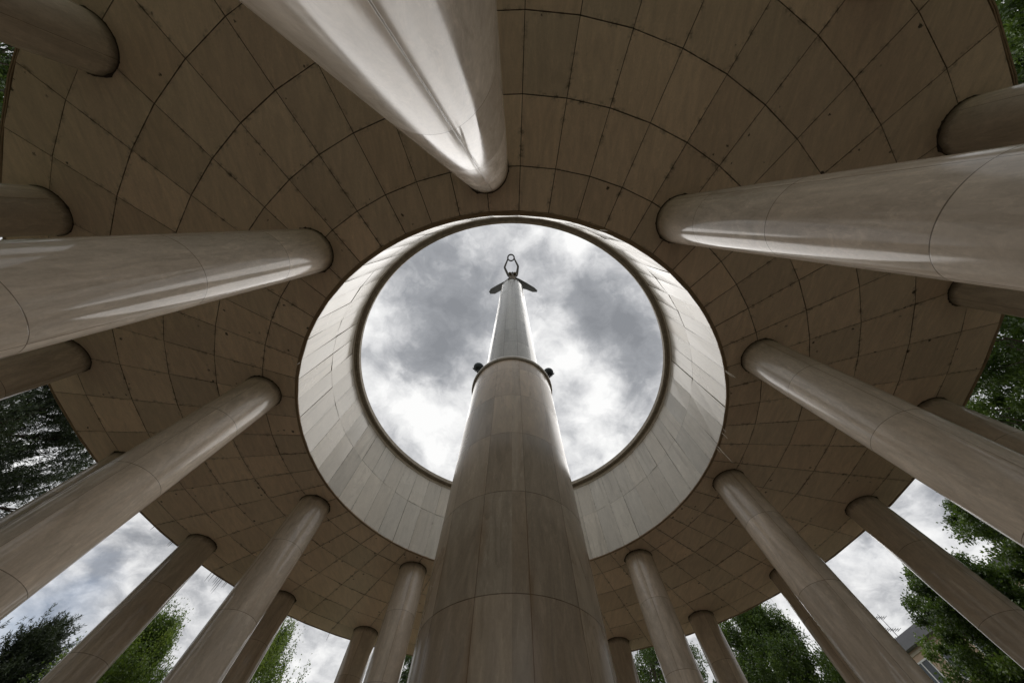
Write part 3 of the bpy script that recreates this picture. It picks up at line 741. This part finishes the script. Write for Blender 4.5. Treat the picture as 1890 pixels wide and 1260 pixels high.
tree('ash_tree', 'light green slender ash just left of the slim column beside the shaft', -32.6, 26, el(20.0, 26), 2.7, 3.0, 'broad', 627, 220, 0.091, seed=15, mat='leaf_light', spiky=.8)
tree('maple_tree', 'dark green tree glimpsed in the thin gap left of the central shaft', -15, 29, el(21.5, 29), 4.0, 3.0, 'broad', 494, 240, 0.105, seed=16)
tree('maple_tree', 'green tree in the narrow gap between column and shaft right of centre', 18.5, 28, el(25, 28), 4.2, 3.0, 'broad', 627, 260, 0.105, seed=17)
tree('maple_tree', 'full green tree with pointed top behind the canopy edge at bottom right of centre', 32.4, 27, el(22.0, 27), 3.5, 3.0, 'broad', 798, 260, 0.105, seed=18, spiky=.25)
tree('maple_tree', 'bushy tree standing in front of the tan building', 52.3, 25, el(20.2, 25), 2.9, 3.0, 'broad', 627, 300, 0.105, seed=19)
tree('maple_tree', 'tall bushy tree at the right edge below the long inner column', 62.8, 23, el(24.5, 23), 3.1, 3.0, 'broad', 722, 300, 0.105, seed=20)
tree('maple_tree', 'large maple with bright leaves filling the gap at the right edge', 77.5, 23, el(38, 23), 6.0, 4.0, 'broad', 1064, 300, 0.119, seed=21, mat='leaf')
tree('maple_tree', 'dark tree just showing in the top right corner', 108, 20.5, el(42, 20.5), 5.2, 4.0, 'broad', 798, 300, 0.119, seed=22)
tree('maple_tree', 'dark tree just showing at the left edge near the top', -103, 21, el(43, 21), 6.3, 4.0, 'broad', 798, 300, 0.119, seed=23)

for q, azd in enumerate((131, 229)):  # out-of-frame trees added to block low sky and darken the outer canopy corners
    tree('maple_tree', 'unseen tree behind the camera on the %s side, added to block sky light' % ('right', 'left')[q], azd, 18.5 if q % 2 else 18, 15 + q % 2, 5.5, 2.5, 'broad', 300, 110, .26, seed=40 + q)
# ------------------------------------------------------------------ building behind the right-hand trees
A = polar(40.5, 47); B = polar(66, 38); A.z = B.z = 0
bld = empty('apartment_building', (A.x, A.y, -.6)); ux = (B - A).normalized(); bld.rotation_euler = (0, 0, math.atan2(ux.y, ux.x))
tag(bld, 'tan apartment building with grey roof edge behind the trees at lower right', 'building')
Lb = (B - A).length; Hb = HC + .6 + 46 * math.tan(rad(15.4))
V, F = [], []; box(V, F, 0, Lb, 0, 11, 0, Hb)
mobj('wall', mesh('wall', V, F), M['plaster'], bld)
V, F = [], []; box(V, F, -.35, Lb + .35, -.45, 11.4, Hb + .003, Hb + .45); box(V, F, .1, Lb - .1, .3, 10.5, Hb + .45, Hb + 1.0)
mobj('roof', mesh('roof', V, F), M['slate'], bld)
for fl_ in range(5):
    V, F = [], []; z = 2.6 * fl_ + 2.2
    if z > Hb - 1: break
    box(V, F, -.05, Lb + .05, -.06, -.003, z + 1.9, z + 2.05)
    mobj('string_course', mesh('string_course', V, F), M['fascia'], bld)
    for k in range(8):
        x = 1.4 + k * 2.4
        if x + 1.3 > Lb: break
        V, F = [], []
        box(V, F, x - .08, x + 1.28, -.07, -.002, z - .08, z); box(V, F, x - .08, x + 1.28, -.07, -.002, z + 1.5, z + 1.58)
        for xx in (x - .08, x + .56, x + 1.2): box(V, F, xx, xx + .08, -.068, -.002, z + .002, z + 1.498)
        w_ = mobj('window', mesh('window', V, F), M['white'], bld)
        V, F = [], []; box(V, F, x, x + 1.2, -.03, -.001, z + .003, z + 1.497)
        mobj('pane', mesh('pane', V, F), M['glass'], w_)
ap = polar(45.6, 46); zr = -.6 + Hb + .45
ant = empty('roof_antenna', (ap.x, ap.y + .6, zr)); tag(ant, 'thin aerial mast with crossbars on the roof of the tan building', 'antenna')
V, F = [], []; tube(V, F, [(0, 0, 0), (0, 0, 2.6)], [.035, .02], n=8); mobj('mast', mesh('mast', V, F), M['steel'], ant)
for (z, l, n_) in ((2.35, .8, 5), (1.5, 1.3, 7), (.9, 1.0, 6)):
    V, F = [], []; tube(V, F, [(-l * .5, 0, z), (l * .5, 0, z)], [.018, .018], n=6)
    for k in range(n_):
        x = -l * .5 + l * k / (n_ - 1); tube(V, F, [(x, -.28, z), (x, .28, z)], [.014, .014], n=5)
    mobj('aerial', mesh('aerial', V, F), M['steel'], ant)
